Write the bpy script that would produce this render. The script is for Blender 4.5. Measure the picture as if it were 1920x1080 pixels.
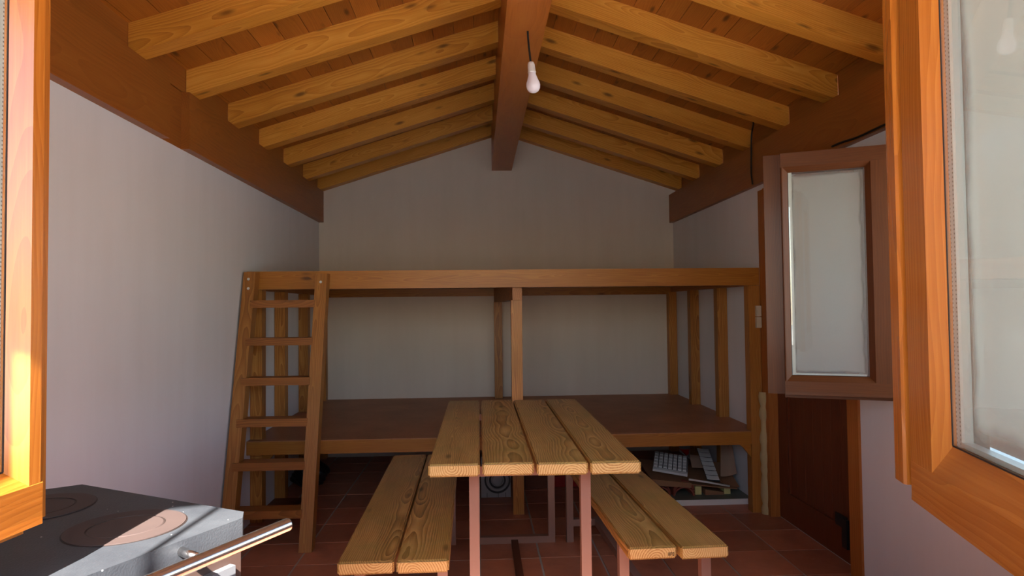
import bpy, bmesh, math, random
from mathutils import Matrix, Vector
random.seed(7)
SC = bpy.context.scene
for _o in list(bpy.data.objects):
    bpy.data.objects.remove(_o)
COL = SC.collection

# ------------------------------------------------------------------ camera
F_PX, CAM_H = 1220.0, 1.275
def make_camera():
    yaw, pitch, roll = math.atan(62 / F_PX), math.atan(36 / F_PX), math.radians(0.62)
    w = Vector((math.sin(yaw) * math.cos(pitch), math.cos(yaw) * math.cos(pitch), math.sin(pitch)))
    r0 = Vector((math.cos(yaw), -math.sin(yaw), 0))
    u0 = r0.cross(w)
    r = math.cos(roll) * r0 - math.sin(roll) * u0
    u = math.cos(roll) * u0 + math.sin(roll) * r0
    cd = bpy.data.cameras.new('camera')
    cd.sensor_width = 36
    cd.lens = F_PX / 1920 * 36
    cd.clip_start = 0.02
    co = bpy.data.objects.new('camera', cd)
    M = Matrix((r, u, -w)).transposed().to_4x4()
    M.translation = (0, 0, CAM_H)
    co.matrix_world = M
    COL.objects.link(co)
    SC.camera = co
make_camera()

# ------------------------------------------------------------------ light
SUN_AZ, SUN_EL = math.radians(3.6), math.radians(42)       # travels towards +Y, a little to +X
W_ = bpy.data.worlds.new('world')
SC.world = W_
W_.use_nodes = True
nt = W_.node_tree
nt.nodes.clear()
sky = nt.nodes.new('ShaderNodeTexSky')
sky.sky_type = 'NISHITA'
sky.sun_disc = False
sky.sun_elevation = SUN_EL
sky.sun_rotation = math.pi + SUN_AZ
sky.air_density = 1.0
sky.dust_density = 1.0
bg = nt.nodes.new('ShaderNodeBackground')
bg.inputs['Strength'].default_value = 0.98
wo = nt.nodes.new('ShaderNodeOutputWorld')
nt.links.new(sky.outputs[0], bg.inputs[0])
nt.links.new(bg.outputs[0], wo.inputs[0])
sd = bpy.data.lights.new('sun', 'SUN')
sd.energy = 58.0
sd.angle = math.radians(0.6)
sd.color = (1.0, 0.965, 0.92)
so = bpy.data.objects.new('sun', sd)
dv = Vector((math.sin(SUN_AZ) * math.cos(SUN_EL), math.cos(SUN_AZ) * math.cos(SUN_EL), -math.sin(SUN_EL)))
so.rotation_euler = dv.to_track_quat('-Z', 'Y').to_euler()
so.location = (-0.5, -6, 6)
COL.objects.link(so)
def portal(name, loc, rot, sx, sy):
    l = bpy.data.lights.new(name, 'AREA')
    l.shape = 'RECTANGLE'
    l.size, l.size_y = sx, sy
    l.cycles.is_portal = True
    o = bpy.data.objects.new(name, l)
    o.location, o.rotation_euler = loc, rot
    COL.objects.link(o)
portal('window_portal', (-0.09, 0.09, 1.52), (math.pi / 2, 0, 0), 1.3, 1.14)
portal('side_window_portal', (1.98, 1.63, 1.40), (0, math.pi / 2, 0), 1.06, 1.86)
SC.view_settings.view_transform = 'Standard'
SC.view_settings.look = 'None'
SC.view_settings.gamma = 1.0
SC.view_settings.use_curve_mapping = False
SC.view_settings.exposure = -0.12
SC.cycles.max_bounces = 12
SC.cycles.diffuse_bounces = 7
SC.cycles.transparent_max_bounces = 16
SC.cycles.sample_clamp_indirect = 6.0
SC.cycles.caustics_reflective = True
SC.cycles.blur_glossy = 1.0
SC.cycles.caustics_refractive = False

# ------------------------------------------------------------------ helpers
WM = {}
def lin(c):
    return tuple(((v / 255) / 12.92 if v <= 10 else (((v / 255) + 0.055) / 1.055) ** 2.4) for v in c) + (1.0,)
def tag(o, label=None, cat=None, group=None, kind=None):
    if label: o['label'] = label
    if cat: o['category'] = cat
    if group: o['group'] = group
    if kind: o['kind'] = kind
    return o
def place(o, M, parent=None):
    COL.objects.link(o)
    if parent is not None:
        o.parent = parent
        o.matrix_parent_inverse = Matrix.Identity(4)
        o.matrix_basis = WM[parent.name].inverted() @ M
    else:
        o.matrix_basis = M
    WM[o.name] = M.copy()
    return o
def empty(name, loc, rz=0, label=None, cat=None, group=None, kind=None, parent=None):
    o = bpy.data.objects.new(name, None)
    o.empty_display_size = 0.1
    place(o, Matrix.Translation(loc) @ Matrix.Rotation(rz, 4, 'Z'), parent)
    return tag(o, label, cat, group, kind)
def T(x, y, z): return Matrix.Translation((x, y, z))
def R(a, ax): return Matrix.Rotation(a, 4, ax)
def finish(name, bm, mats, parent, M, bev=0, smooth=False, seg=1):
    if bev:
        bmesh.ops.bevel(bm, geom=[e for e in bm.edges if e.calc_face_angle(0) > 0.5], offset=bev, segments=seg, affect='EDGES', clamp_overlap=True)
    bmesh.ops.recalc_face_normals(bm, faces=bm.faces)
    me = bpy.data.meshes.new(name)
    bm.to_mesh(me)
    bm.free()
    for m in (mats if isinstance(mats, (list, tuple)) else [mats]):
        me.materials.append(m)
    if smooth:
        for p in me.polygons: p.use_smooth = True
    o = bpy.data.objects.new(name, me)
    return place(o, M, parent)
CACHE = {}
def bm_box(bm, x0, x1, y0, y1, z0, z1, mi=0):
    v = [bm.verts.new(p) for p in ((x0, y0, z0), (x1, y0, z0), (x1, y1, z0), (x0, y1, z0), (x0, y0, z1), (x1, y0, z1), (x1, y1, z1), (x0, y1, z1))]
    fs = [bm.faces.new([v[i] for i in f]) for f in ((0, 3, 2, 1), (4, 5, 6, 7), (0, 1, 5, 4), (2, 3, 7, 6), (0, 4, 7, 3), (1, 2, 6, 5))]
    for f in fs: f.material_index = mi
    return v, fs
def box(name, x0, x1, y0, y1, z0, z1, mats, parent=None, bev=0.002, rot=None, end_axis=None, seg=1):
    """a bevelled box given by its world extents; its own axes turn about its middle by rot; end_axis: faces across that axis take mats[1]"""
    dx, dy, dz = (x1 - x0) / 2, (y1 - y0) / 2, (z1 - z0) / 2
    ms = mats if isinstance(mats, (list, tuple)) else [mats]
    key = (name, round(dx, 5), round(dy, 5), round(dz, 5), bev, tuple(m.name for m in ms), end_axis)
    M = T((x0 + x1) / 2, (y0 + y1) / 2, (z0 + z1) / 2) @ (rot or Matrix.Identity(4))
    if key in CACHE:
        return place(bpy.data.objects.new(name, CACHE[key]), M, parent)
    bm = bmesh.new()
    bm_box(bm, -dx, dx, -dy, dy, -dz, dz)
    if end_axis is not None:
        bm.normal_update()
        for f in bm.faces:
            if abs(f.normal[end_axis]) > 0.9: f.material_index = 1
    o = finish(name, bm, ms, parent, M, bev, seg=seg)
    CACHE[key] = o.data
    return o
def prism(name, pts, a0, a1, ax, mats, parent=None, bev=0, frame=None, smooth=False):
    """polygon pts (world coordinates in the plane across axis ax) pushed from a0 to a1; frame = the object's own axes"""
    def P(p, a):
        return Vector({'X': (a, p[0], p[1]), 'Y': (p[0], a, p[1]), 'Z': (p[0], p[1], a)}[ax])
    w0, w1 = [P(p, a0) for p in pts], [P(p, a1) for p in pts]
    c = sum(w0 + w1, Vector()) / (2 * len(pts))
    M = Matrix.Translation(c) @ (frame or Matrix.Identity(4))
    I = M.inverted()
    bm = bmesh.new()
    a = [bm.verts.new(I @ p) for p in w0]
    b = [bm.verts.new(I @ p) for p in w1]
    n = len(pts)
    bm.faces.new(a)
    bm.faces.new(b)
    for i in range(n):
        bm.faces.new((a[i], a[(i + 1) % n], b[(i + 1) % n], b[i]))
    return finish(name, bm, mats, parent, M, bev, smooth)
def local_prism(name, fr, pts, a0, a1, ax, mats, parent=None, bev=0):
    """the same in a hinged frame fr = (origin, ex, ey): x along ex, y along ey, z up"""
    o, ex, ey = fr
    def P(p, a):
        q = {'X': (a, p[0], p[1]), 'Y': (p[0], a, p[1]), 'Z': (p[0], p[1], a)}[ax]
        return o + ex * q[0] + ey * q[1] + Vector((0, 0, q[2]))
    w0, w1 = [P(p, a0) for p in pts], [P(p, a1) for p in pts]
    c = sum(w0 + w1, Vector()) / (2 * len(pts))
    M = Matrix.Translation(c) @ R(math.atan2(ex.y, ex.x), 'Z')
    I = M.inverted()
    bm = bmesh.new()
    a = [bm.verts.new(I @ p) for p in w0]
    b = [bm.verts.new(I @ p) for p in w1]
    n = len(pts)
    bm.faces.new(a)
    bm.faces.new(b)
    for i in range(n):
        bm.faces.new((a[i], a[(i + 1) % n], b[(i + 1) % n], b[i]))
    return finish(name, bm, mats, parent, M, bev)
def local_box(name, fr, x0, x1, y0, y1, z0, z1, mats, parent=None, bev=0.002):
    return local_prism(name, fr, [(x0, y0), (x1, y0), (x1, y1), (x0, y1)], z0, z1, 'Z', mats, parent, bev)
def tube(name, pts, r, mats, parent=None, n=10):
    pts = [Vector(p) for p in pts]
    c = pts[0].copy()
    bm = bmesh.new()
    rings = []
    for i, p in enumerate(pts):
        d = (pts[min(i + 1, len(pts) - 1)] - pts[max(i - 1, 0)]).normalized()
        a = d.orthogonal().normalized()
        if rings:
            a = (prev - d * prev.dot(d)).normalized()
        prev = a
        b = d.cross(a)
        rings.append([bm.verts.new(p - c + (a * math.cos(2 * math.pi * k / n) + b * math.sin(2 * math.pi * k / n)) * r) for k in range(n)])
    for i in range(len(rings) - 1):
        for k in range(n):
            bm.faces.new((rings[i][k], rings[i][(k + 1) % n], rings[i + 1][(k + 1) % n], rings[i + 1][k]))
    bm.faces.new(rings[0])
    bm.faces.new(rings[-1])
    return finish(name, bm, mats, parent, Matrix.Translation(c), 0, True)
def lathe(name, prof, mats, M, parent=None, n=32, smooth=True):
    bm = bmesh.new()
    rings = [[bm.verts.new((r * math.cos(2 * math.pi * k / n), r * math.sin(2 * math.pi * k / n), z)) for k in range(n)] for r, z in prof]
    for i in range(len(rings) - 1):
        for k in range(n):
            bm.faces.new((rings[i][k], rings[i][(k + 1) % n], rings[i + 1][(k + 1) % n], rings[i + 1][k]))
    bm.faces.new(rings[0])
    bm.faces.new(rings[-1])
    return finish(name, bm, mats, parent, M, 0, smooth)
def spline(pts, k=8):
    P = [Vector(p) for p in pts]
    P = [P[0] * 2 - P[1]] + P + [P[-1] * 2 - P[-2]]
    out = []
    for i in range(1, len(P) - 2):
        for j in range(k):
            t = j / k
            a, b, c, d = P[i - 1], P[i], P[i + 1], P[i + 2]
            out.append(0.5 * ((2 * b) + (c - a) * t + (2 * a - 5 * b + 4 * c - d) * t * t + (3 * b - a - 3 * c + d) * t ** 3))
    out.append(P[-2])
    return out

# ------------------------------------------------------------------ materials
class N:
    def __init__(s, name):
        s.m = bpy.data.materials.new(name)
        s.m.use_nodes = True
        s.t = s.m.node_tree
        s.b = s.t.nodes['Principled BSDF']
        s.out = s.t.nodes['Material Output']
    def n(s, typ, props=None, **inp):
        x = s.t.nodes.new('ShaderNode' + typ)
        for k, v in (props or {}).items(): setattr(x, k, v)
        for k, v in inp.items():
            sock = x.inputs[int(k[1:])] if k[0] == 'i' and k[1:].isdigit() else x.inputs[k.replace('_', ' ')]
            s.set(sock, v)
        return x
    def set(s, sock, v):
        if hasattr(v, 'outputs'): v = v.outputs[0]
        if isinstance(v, bpy.types.NodeSocket): s.t.links.new(v, sock)
        else: sock.default_value = v
    def math(s, op, a, b=0.0, c=0.0, clamp=False):
        return s.n('Math', {'operation': op, 'use_clamp': clamp}, i0=a, i1=b, i2=c)
    def mix(s, f, a, b, mode='MIX'):
        x = s.n('Mix', {'data_type': 'RGBA', 'blend_type': mode})
        s.set(x.inputs[0], f); s.set(x.inputs[6], a); s.set(x.inputs[7], b)
        return x.outputs[2]
    def ramp(s, f, stops):
        x = s.n('ValToRGB')
        cr = x.color_ramp
        while len(cr.elements) > 1: cr.elements.remove(cr.elements[-1])
        for i, (p, c) in enumerate(stops):
            e = cr.elements[0] if i == 0 else cr.elements.new(p)
            e.position = p
            e.color = c
        s.set(x.inputs[0], f)
        return x.outputs[0]
    def coord(s): return s.n('TexCoord').outputs['Object']
    def end(s, color, rough=0.5, spec=0.5, bump=None, bstr=0.2, bdist=0.01, metal=0.0, coat=0.0):
        s.set(s.b.inputs['Base Color'], color)
        s.set(s.b.inputs['Roughness'], rough)
        s.b.inputs['Specular IOR Level'].default_value = spec
        s.b.inputs['Metallic'].default_value = metal
        s.b.inputs['Coat Weight'].default_value = coat
        s.b.inputs['Coat Roughness'].default_value = 0.15
        if bump is not None:
            x = s.n('Bump')
            x.inputs['Strength'].default_value = bstr
            x.inputs['Distance'].default_value = bdist
            s.set(x.inputs['Height'], bump)
            s.t.links.new(x.outputs[0], s.b.inputs['Normal'])
        return s.m
def wood(name, dark, mid, light, axis, rough=0.5, rings=26, contrast=1.0, knots=0.0, coat=0.0, vary=0.18, wear=None, spec=0.4, squeeze=0.05, centre=0.06):
    """growth rings about the long axis (so faces show grain, ends show rings), fibres, knots, a shift from piece to piece"""
    s = N(name)
    ai = 'XYZ'.index(axis)
    co = s.coord()
    rnd = s.n('ObjectInfo').outputs['Random']
    off = s.n('CombineXYZ')
    for i in range(3):
        k = s.math('SUBTRACT', s.math('FRACT', s.math('MULTIPLY', rnd, (17.3, 29.7, 41.1)[i])), 0.5)
        s.set(off.inputs[i], s.math('MULTIPLY', k, 9.0 if i == ai else centre * 2))
    p = s.n('VectorMath', {'operation': 'ADD'}, i0=co, i1=off)
    sq = [1.0, 1.0, 1.0]; sq[ai] = squeeze
    ps = s.n('VectorMath', {'operation': 'MULTIPLY'}, i0=p, i1=tuple(sq))
    lowp = [3.5, 3.5, 3.5]; lowp[ai] = 1.6
    pl = s.n('VectorMath', {'operation': 'MULTIPLY'}, i0=p, i1=tuple(lowp))
    nz = s.n('TexNoise', Vector=pl, Scale=1.0, Detail=2.0, Roughness=0.5)
    dis = s.n('VectorMath', {'operation': 'SCALE'}, i0=s.n('VectorMath', {'operation': 'SUBTRACT'}, i0=nz.outputs['Color'], i1=(0.5, 0.5, 0.5)))
    dis.inputs['Scale'].default_value = 0.09
    pp = s.n('VectorMath', {'operation': 'ADD'}, i0=ps, i1=dis)
    wv = s.n('TexWave', {'wave_type': 'RINGS', 'rings_direction': axis, 'wave_profile': 'SAW'}, Vector=pp, Scale=rings, Distortion=0.6, Detail=2.0, Detail_Scale=1.5, Detail_Roughness=0.5)
    fv = [190.0, 190.0, 190.0]; fv[ai] = 5.0
    fb = s.n('TexNoise', Vector=s.n('VectorMath', {'operation': 'MULTIPLY'}, i0=p, i1=tuple(fv)), Scale=1.0, Detail=3.0, Roughness=0.6)
    bl = [7.0, 7.0, 7.0]; bl[ai] = 1.3
    blot = s.n('TexNoise', Vector=s.n('VectorMath', {'operation': 'MULTIPLY'}, i0=p, i1=tuple(bl)), Scale=1.0, Detail=4.0, Roughness=0.55)
    g = s.math('ADD', s.math('MULTIPLY', wv.outputs['Fac'], 0.42 * contrast), s.math('MULTIPLY', fb.outputs['Fac'], 0.45))
    g = s.math('ADD', g, s.math('MULTIPLY', blot.outputs['Fac'], 0.5))
    g = s.math('SUBTRACT', g, 0.21 * contrast)
    col = s.ramp(g, [(0.2, lin(light)), (0.5, lin(mid)), (0.85, lin(dark))])
    if knots > 0:
        kv = [14.0, 14.0, 14.0]; kv[ai] = 4.5
        vo = s.n('TexVoronoi', Vector=s.n('VectorMath', {'operation': 'MULTIPLY'}, i0=p, i1=tuple(kv)), Scale=1.0)
        rd = s.n('SeparateColor', Color=vo.outputs['Color'])
        pick = s.math('GREATER_THAN', rd.outputs[0], 1 - knots)
        kd = s.n('MapRange', {'interpolation_type': 'SMOOTHSTEP'}, Value=vo.outputs['Distance'])
        kd.inputs['From Min'].default_value = 0.06; kd.inputs['From Max'].default_value = 0.24
        kd.inputs['To Min'].default_value = 1.0; kd.inputs['To Max'].default_value = 0.0
        col = s.mix(s.math('MULTIPLY', s.math('MULTIPLY', pick, kd.outputs[0]), 0.75), col, lin(tuple(v * 0.45 for v in dark)))
    if wear is not None:
        wn = s.n('TexNoise', Vector=p, Scale=5.0, Detail=6.0, Roughness=0.65)
        wf = s.n('MapRange', Value=wn.outputs['Fac'])
        wf.inputs['From Min'].default_value = 0.45; wf.inputs['From Max'].default_value = 0.75
        wf.inputs['To Max'].default_value = 0.6
        col = s.mix(wf.outputs[0], col, lin(wear))
    hv = s.n('HueSaturation', Hue=0.5, Saturation=1.0, Color=col)
    s.set(hv.inputs['Value'], s.math('ADD', 1.0 - vary / 2, s.math('MULTIPLY', rnd, vary)))
    h = s.math('ADD', s.math('MULTIPLY', fb.outputs['Fac'], 0.6), s.math('MULTIPLY', wv.outputs['Fac'], 0.25))
    return s.end(hv.outputs[0], rough, spec, h, 0.16, 0.002, coat=coat)
def plain(name, c, rough=0.5, spec=0.4, metal=0.0, noise=0.0, scale=20.0, bump=0.0, c2=None, coat=0.0):
    s = N(name)
    col = lin(c)
    h = None
    if noise or bump:
        nz = s.n('TexNoise', Vector=s.coord(), Scale=scale, Detail=5.0, Roughness=0.6)
        if noise:
            col = s.mix(s.math('MULTIPLY', nz.outputs['Fac'], noise), lin(c), lin(c2 or tuple(v * 0.6 for v in c)))
        if bump: h = nz.outputs['Fac']
    return s.end(col, rough, spec, h, bump, 0.004, metal, coat)
def plaster(name, c, c2):
    s = N(name)
    co = s.coord()
    a = s.n('TexNoise', Vector=co, Scale=1.1, Detail=5.0, Roughness=0.55)
    st = s.n('TexNoise', Vector=s.n('VectorMath', {'operation': 'MULTIPLY'}, i0=co, i1=(9.0, 9.0, 0.9)), Scale=1.0, Detail=3.0, Roughness=0.6)
    fine = s.n('TexNoise', Vector=co, Scale=160.0, Detail=3.0, Roughness=0.6)
    lump = s.n('TexNoise', Vector=co, Scale=9.0, Detail=3.0, Roughness=0.5)
    f = s.math('ADD', s.math('MULTIPLY', a.outputs['Fac'], 0.6), s.math('MULTIPLY', st.outputs['Fac'], 0.4))
    col = s.ramp(f, [(0.3, lin(c)), (0.75, lin(c2))])
    h = s.math('ADD', s.math('MULTIPLY', fine.outputs['Fac'], 0.12), lump.outputs['Fac'])
    return s.end(col, 0.85, 0.2, h, 0.12, 0.012)
PLASTER = plaster('plaster', (220, 221, 224), (209, 209, 210))
PLASTER_WARMLIT = plaster('warm_lit_plaster', (216, 206, 194), (204, 193, 180))  # back wall plaster tinted warm: bounce light off the wood put into its colour
def tile_mat():
    s = N('terracotta')
    co = s.coord()
    rnd = s.n('ObjectInfo').outputs['Random']
    q = s.n('VectorMath', {'operation': 'ADD'}, i0=co, i1=s.n('CombineXYZ', X=s.math('MULTIPLY', rnd, 31.0), Y=s.math('MULTIPLY', rnd, 17.0)))
    a = s.n('TexNoise', Vector=q, Scale=5.0, Detail=5.0, Roughness=0.6)
    b = s.n('TexNoise', Vector=q, Scale=16.0, Detail=6.0, Roughness=0.7)
    col = s.ramp(a.outputs['Fac'], [(0.3, lin((154, 96, 72))), (0.55, lin((170, 108, 80))), (0.8, lin((138, 86, 66)))])
    d = s.n('MapRange', Value=b.outputs['Fac'])
    d.inputs['From Min'].default_value = 0.62; d.inputs['From Max'].default_value = 0.8; d.inputs['To Max'].default_value = 0.45
    col = s.mix(d.outputs[0], col, lin((186, 158, 144)))
    hv = s.n('HueSaturation', Color=col)
    s.set(hv.inputs['Value'], s.math('ADD', 0.85, s.math('MULTIPLY', rnd, 0.3)))
    rg = s.math('ADD', 0.28, s.math('MULTIPLY', b.outputs['Fac'], 0.3))
    return s.end(hv.outputs[0], rg, 0.45, b.outputs['Fac'], 0.1, 0.004)
TILE = tile_mat()
GROUT = plain('grout', (180, 175, 166), 0.9, 0.2, noise=0.6, scale=30)
CONCRETE = plain('concrete', (190, 188, 182), 0.9, 0.2, noise=0.5, scale=3.0, bump=0.1)
RAFTER = wood('rafter_spruce', (156, 90, 24), (200, 134, 46), (218, 158, 70), 'X', 0.42, 42, 0.7, 0.75, vary=0.14)
BOARD = wood('ceiling_board', (124, 68, 18), (160, 94, 28), (178, 112, 38), 'Y', 0.5, 44, 0.5, 0.5, vary=0.3)
PLATE = wood('plate_wood', (112, 62, 20), (142, 82, 30), (156, 96, 38), 'Y', 0.42, 30, 0.4, 0.06, vary=0.05)
RIDGE = wood('ridge_wood', (140, 76, 28), (170, 100, 42), (182, 114, 52), 'Y', 0.35, 30, 0.35, 0.05, vary=0.05)
BLOCKING = PLATE
BUNK_X = wood('bunk_wood_across', (118, 66, 16), (156, 98, 30), (176, 118, 44), 'X', 0.45, 45, 0.6, 0.12, vary=0.1)
BUNK_Y = wood('bunk_wood_deep', (120, 70, 30), (150, 92, 42), (170, 110, 56), 'Y', 0.5, 24, 0.8, 0.1, vary=0.1)
BUNK_Z = wood('bunk_wood_upright', (118, 66, 22), (160, 102, 40), (186, 130, 62), 'Z', 0.45, 45, 0.9, 0.12, vary=0.16)
LAD_Z = wood('ladder_wood_upright', (108, 66, 24), (152, 98, 42), (174, 120, 58), 'Z', 0.5, 45, 0.8, 0.12, vary=0.1)
LAD_X = wood('ladder_wood_across', (98, 56, 20), (136, 82, 32), (156, 100, 44), 'X', 0.5, 45, 0.8, 0.12, vary=0.15)
TOPW = wood('weathered_pine', (88, 60, 24), (162, 120, 62), (196, 156, 92), 'Y', 0.32, 46, 1.1, 0.3, vary=0.16, wear=(132, 118, 54), squeeze=0.035, centre=0.09)
ENDW = wood('sawn_pine_end', (156, 100, 46), (200, 162, 98), (212, 178, 116), 'Y', 0.6, 40, 1.7, 0.0, vary=0.12, centre=0.05)
SASH_X = wood('varnished_sash_across', (132, 68, 18), (164, 92, 30), (184, 112, 42), 'X', 0.25, 36, 0.5, vary=0.06, coat=0.8)
SASH_Z = wood('varnished_sash_upright', (132, 68, 18), (164, 92, 30), (184, 112, 42), 'Z', 0.25, 36, 0.5, vary=0.06, coat=0.8)
SIDE_X = wood('dark_sash_across', (66, 35, 14), (84, 46, 19), (96, 54, 23), 'X', 0.4, 36, 0.35, vary=0.04, coat=0.05, spec=0.25)
SIDE_Z = wood('dark_sash_upright', (66, 35, 14), (84, 46, 19), (96, 54, 23), 'Z', 0.4, 36, 0.35, vary=0.04, coat=0.05, spec=0.25)
DOOR_Z = wood('door_wood', (74, 34, 16), (98, 48, 24), (110, 56, 28), 'Z', 0.45, 36, 0.5, vary=0.06)
DOORX = wood('dark_plank_wood', (74, 34, 16), (98, 48, 24), (110, 56, 28), 'X', 0.5, 36, 0.5)
JAMB_Z = wood('jamb_wood', (120, 66, 24), (158, 94, 38), (172, 108, 50), 'Z', 0.5, 20, 0.5, vary=0.1)
def deck_mat():
    s = N('deck_chipboard')
    co = s.coord()
    a = s.n('TexNoise', Vector=co, Scale=3.0, Detail=5.0, Roughness=0.6)
    v = s.n('TexVoronoi', Vector=s.n('VectorMath', {'operation': 'MULTIPLY'}, i0=co, i1=(28.0, 60.0, 28.0)), Scale=1.0)
    col = s.ramp(a.outputs['Fac'], [(0.3, lin((176, 122, 84))), (0.7, lin((152, 102, 68)))])
    f = s.n('MapRange', Value=v.outputs['Distance'])
    f.inputs['From Min'].default_value = 0.08; f.inputs['From Max'].default_value = 0.3; f.inputs['To Min'].default_value = 0.4; f.inputs['To Max'].default_value = 0.0
    return s.end(s.mix(f.outputs[0], col, lin((104, 60, 38))), 0.5, 0.3)
DECK = deck_mat()
STEEL = plain('rose_brown_paint', (136, 104, 90), 0.42, 0.4, noise=0.25, scale=25.0, c2=(122, 88, 76))
SHADED_STEEL = plain('shaded_rose_brown_paint', (84, 50, 36), 0.5, 0.4)  # leg paint darkened for the table stretcher: shade put into the colour
def stove_mat():
    s = N('dusty_cast_iron')
    co = s.coord()
    a = s.n('TexNoise', Vector=co, Scale=6.0, Detail=6.0, Roughness=0.65)
    g = s.n('TexNoise', Vector=co, Scale=260.0, Detail=2.0)
    v = s.n('TexVoronoi', Vector=co, Scale=60.0)
    col = s.ramp(a.outputs['Fac'], [(0.3, lin((46, 48, 52))), (0.7, lin((62, 64, 67)))])
    pick = s.math('GREATER_THAN', s.n('SeparateColor', Color=v.outputs['Color']).outputs[0], 0.86)
    dot = s.math('LESS_THAN', v.outputs['Distance'], 0.10)
    col = s.mix(s.math('MULTIPLY', pick, dot), col, lin((220, 216, 210)))
    return s.end(col, 0.5, 0.25, g.outputs['Fac'], 0.25, 0.002)
STOVE = stove_mat()
BURNER = plain('rusty_burner_iron', (72, 58, 53), 0.6, 0.25, noise=0.6, scale=14.0, c2=(52, 43, 42))
ENAMEL = plain('grey_enamel', (104, 104, 106), 0.4, 0.4, noise=0.3, scale=6.0)
BROWN_EN = plain('brown_enamel', (70, 52, 45), 0.45, 0.4)
CHROME = plain('chrome', (226, 222, 220), 0.22, 0.5, 1.0, noise=0.25, scale=40.0, c2=(180, 160, 148))
BULBW = plain('opal_glass', (236, 230, 236), 0.18, 0.5)
SOCKET = plain('white_plastic', (222, 218, 212), 0.4, 0.4)
CABLE = plain('black_rubber', (22, 21, 20), 0.5, 0.3)
ALU = plain('perforated_spacer', (206, 206, 200), 0.35, 0.5, 0.3)
HOLE = plain('spacer_hole', (120, 118, 112), 0.7, 0.2)
SEAL = plain('dark_seal', (40, 30, 26), 0.6, 0.3)
FOAM = plain('yellowed_foam', (186, 168, 118), 0.9, 0.1, noise=0.9, scale=9.0, bump=0.5, c2=(150, 128, 104))
SWITCH = plain('ivory_switch', (196, 186, 166), 0.4, 0.4)
IRON = plain('black_iron', (30, 29, 28), 0.4, 0.5)
CARD = plain('cardboard', (142, 104, 76), 0.85, 0.15, noise=0.4, scale=12.0)
KRAFT = plain('kraft_paper', (168, 138, 116), 0.85, 0.15, noise=0.35, scale=8.0)
WHITEB = plain('white_board', (206, 206, 202), 0.7, 0.2)
GREYTOP = plain('grey_green_film', (116, 122, 110), 0.45, 0.4, noise=0.8, scale=7.0, c2=(76, 84, 78))
YELLOW = plain('yellow_foam', (206, 196, 130), 0.8, 0.2, noise=0.3, scale=20)
CLAY = plain('clay_tile', (142, 74, 58), 0.75, 0.2, noise=0.4, scale=12)
TRAYM = plain('white_polystyrene', (196, 198, 196), 0.6, 0.3)
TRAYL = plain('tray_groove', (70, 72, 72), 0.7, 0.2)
REDP = plain('red_plastic', (150, 24, 20), 0.4, 0.4)
BAGM = plain('black_bag', (28, 26, 28), 0.45, 0.4, bump=0.6, scale=9)
GREYV = plain('grey_vent_plastic', (150, 150, 152), 0.5, 0.4)
DARKG = plain('dark_groove', (58, 58, 60), 0.6, 0.3)
SILL_REFLECT = plain('sill_reflector_metal', (200, 196, 186), 0.3, 0.5, 0.9)  # shiny metal for the added strip that throws sun upwards
INK = plain('dark_stamp_ink', (52, 40, 30), 0.8, 0.1)
def pane_mat(name, fog, fogcol, edge, half, trans=0.5):
    """clear double glazing whose failed seal has left a milky haze inside, clear and wavy towards the edge"""
    s = N(name)
    s.t.nodes.remove(s.b)
    co = s.coord()
    sp = s.n('SeparateXYZ', Vector=co)
    nz = s.n('TexNoise', Vector=co, Scale=7.0, Detail=3.0)
    ax = s.math('SUBTRACT', half[0], s.math('ABSOLUTE', sp.outputs[0]))
    az = s.math('SUBTRACT', half[1], s.math('ABSOLUTE', sp.outputs[2]))
    d = s.math('ADD', s.math('MINIMUM', ax, az), s.math('MULTIPLY', s.math('SUBTRACT', nz.outputs['Fac'], 0.5), edge * 1.6))
    mr = s.n('MapRange', {'interpolation_type': 'SMOOTHSTEP'}, Value=d)
    mr.inputs['From Min'].default_value = edge * 0.5; mr.inputs['From Max'].default_value = edge * 1.4
    big = s.n('TexNoise', Vector=co, Scale=2.2, Detail=4.0)
    f = s.math('MULTIPLY', mr.outputs[0], s.math('MULTIPLY', s.math('ADD', 0.86, s.math('MULTIPLY', big.outputs['Fac'], 0.22)), fog), clamp=True)
    haze = s.n('MixShader', i0=trans, i1=s.n('BsdfDiffuse', Color=lin(fogcol)), i2=s.n('BsdfTranslucent', Color=lin(fogcol)))
    body = s.n('MixShader', i0=f, i1=s.n('BsdfTransparent', Color=(0.93, 0.95, 0.94, 1)), i2=haze)
    bf = s.n('NewGeometry').outputs['Backfacing']     # thin pane: the same reflectance from either side
    fr = s.n('Fresnel', IOR=s.math('SUBTRACT', 1.5, s.math('MULTIPLY', bf, 1.5 - 1 / 1.5)))
    gl = s.n('BsdfGlossy', Color=(1, 1, 1, 1), Roughness=0.015)
    top = s.n('MixShader', i0=fr, i1=body, i2=gl)
    s.t.links.new(top.outputs[0], s.out.inputs['Surface'])
    return s.m

# ------------------------------------------------------------------ the setting
XL, XR, YF, YB = -1.385, 1.738, 0.42, 5.72
RX, RZ, SL = 0.21, 2.805, 0.323            # under the rafters at the ridge, slope
RH = 0.122                                  # rafter height, measured upright
def zr(x): return RZ - SL * abs(x - RX)
TH = math.atan(SL)
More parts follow.
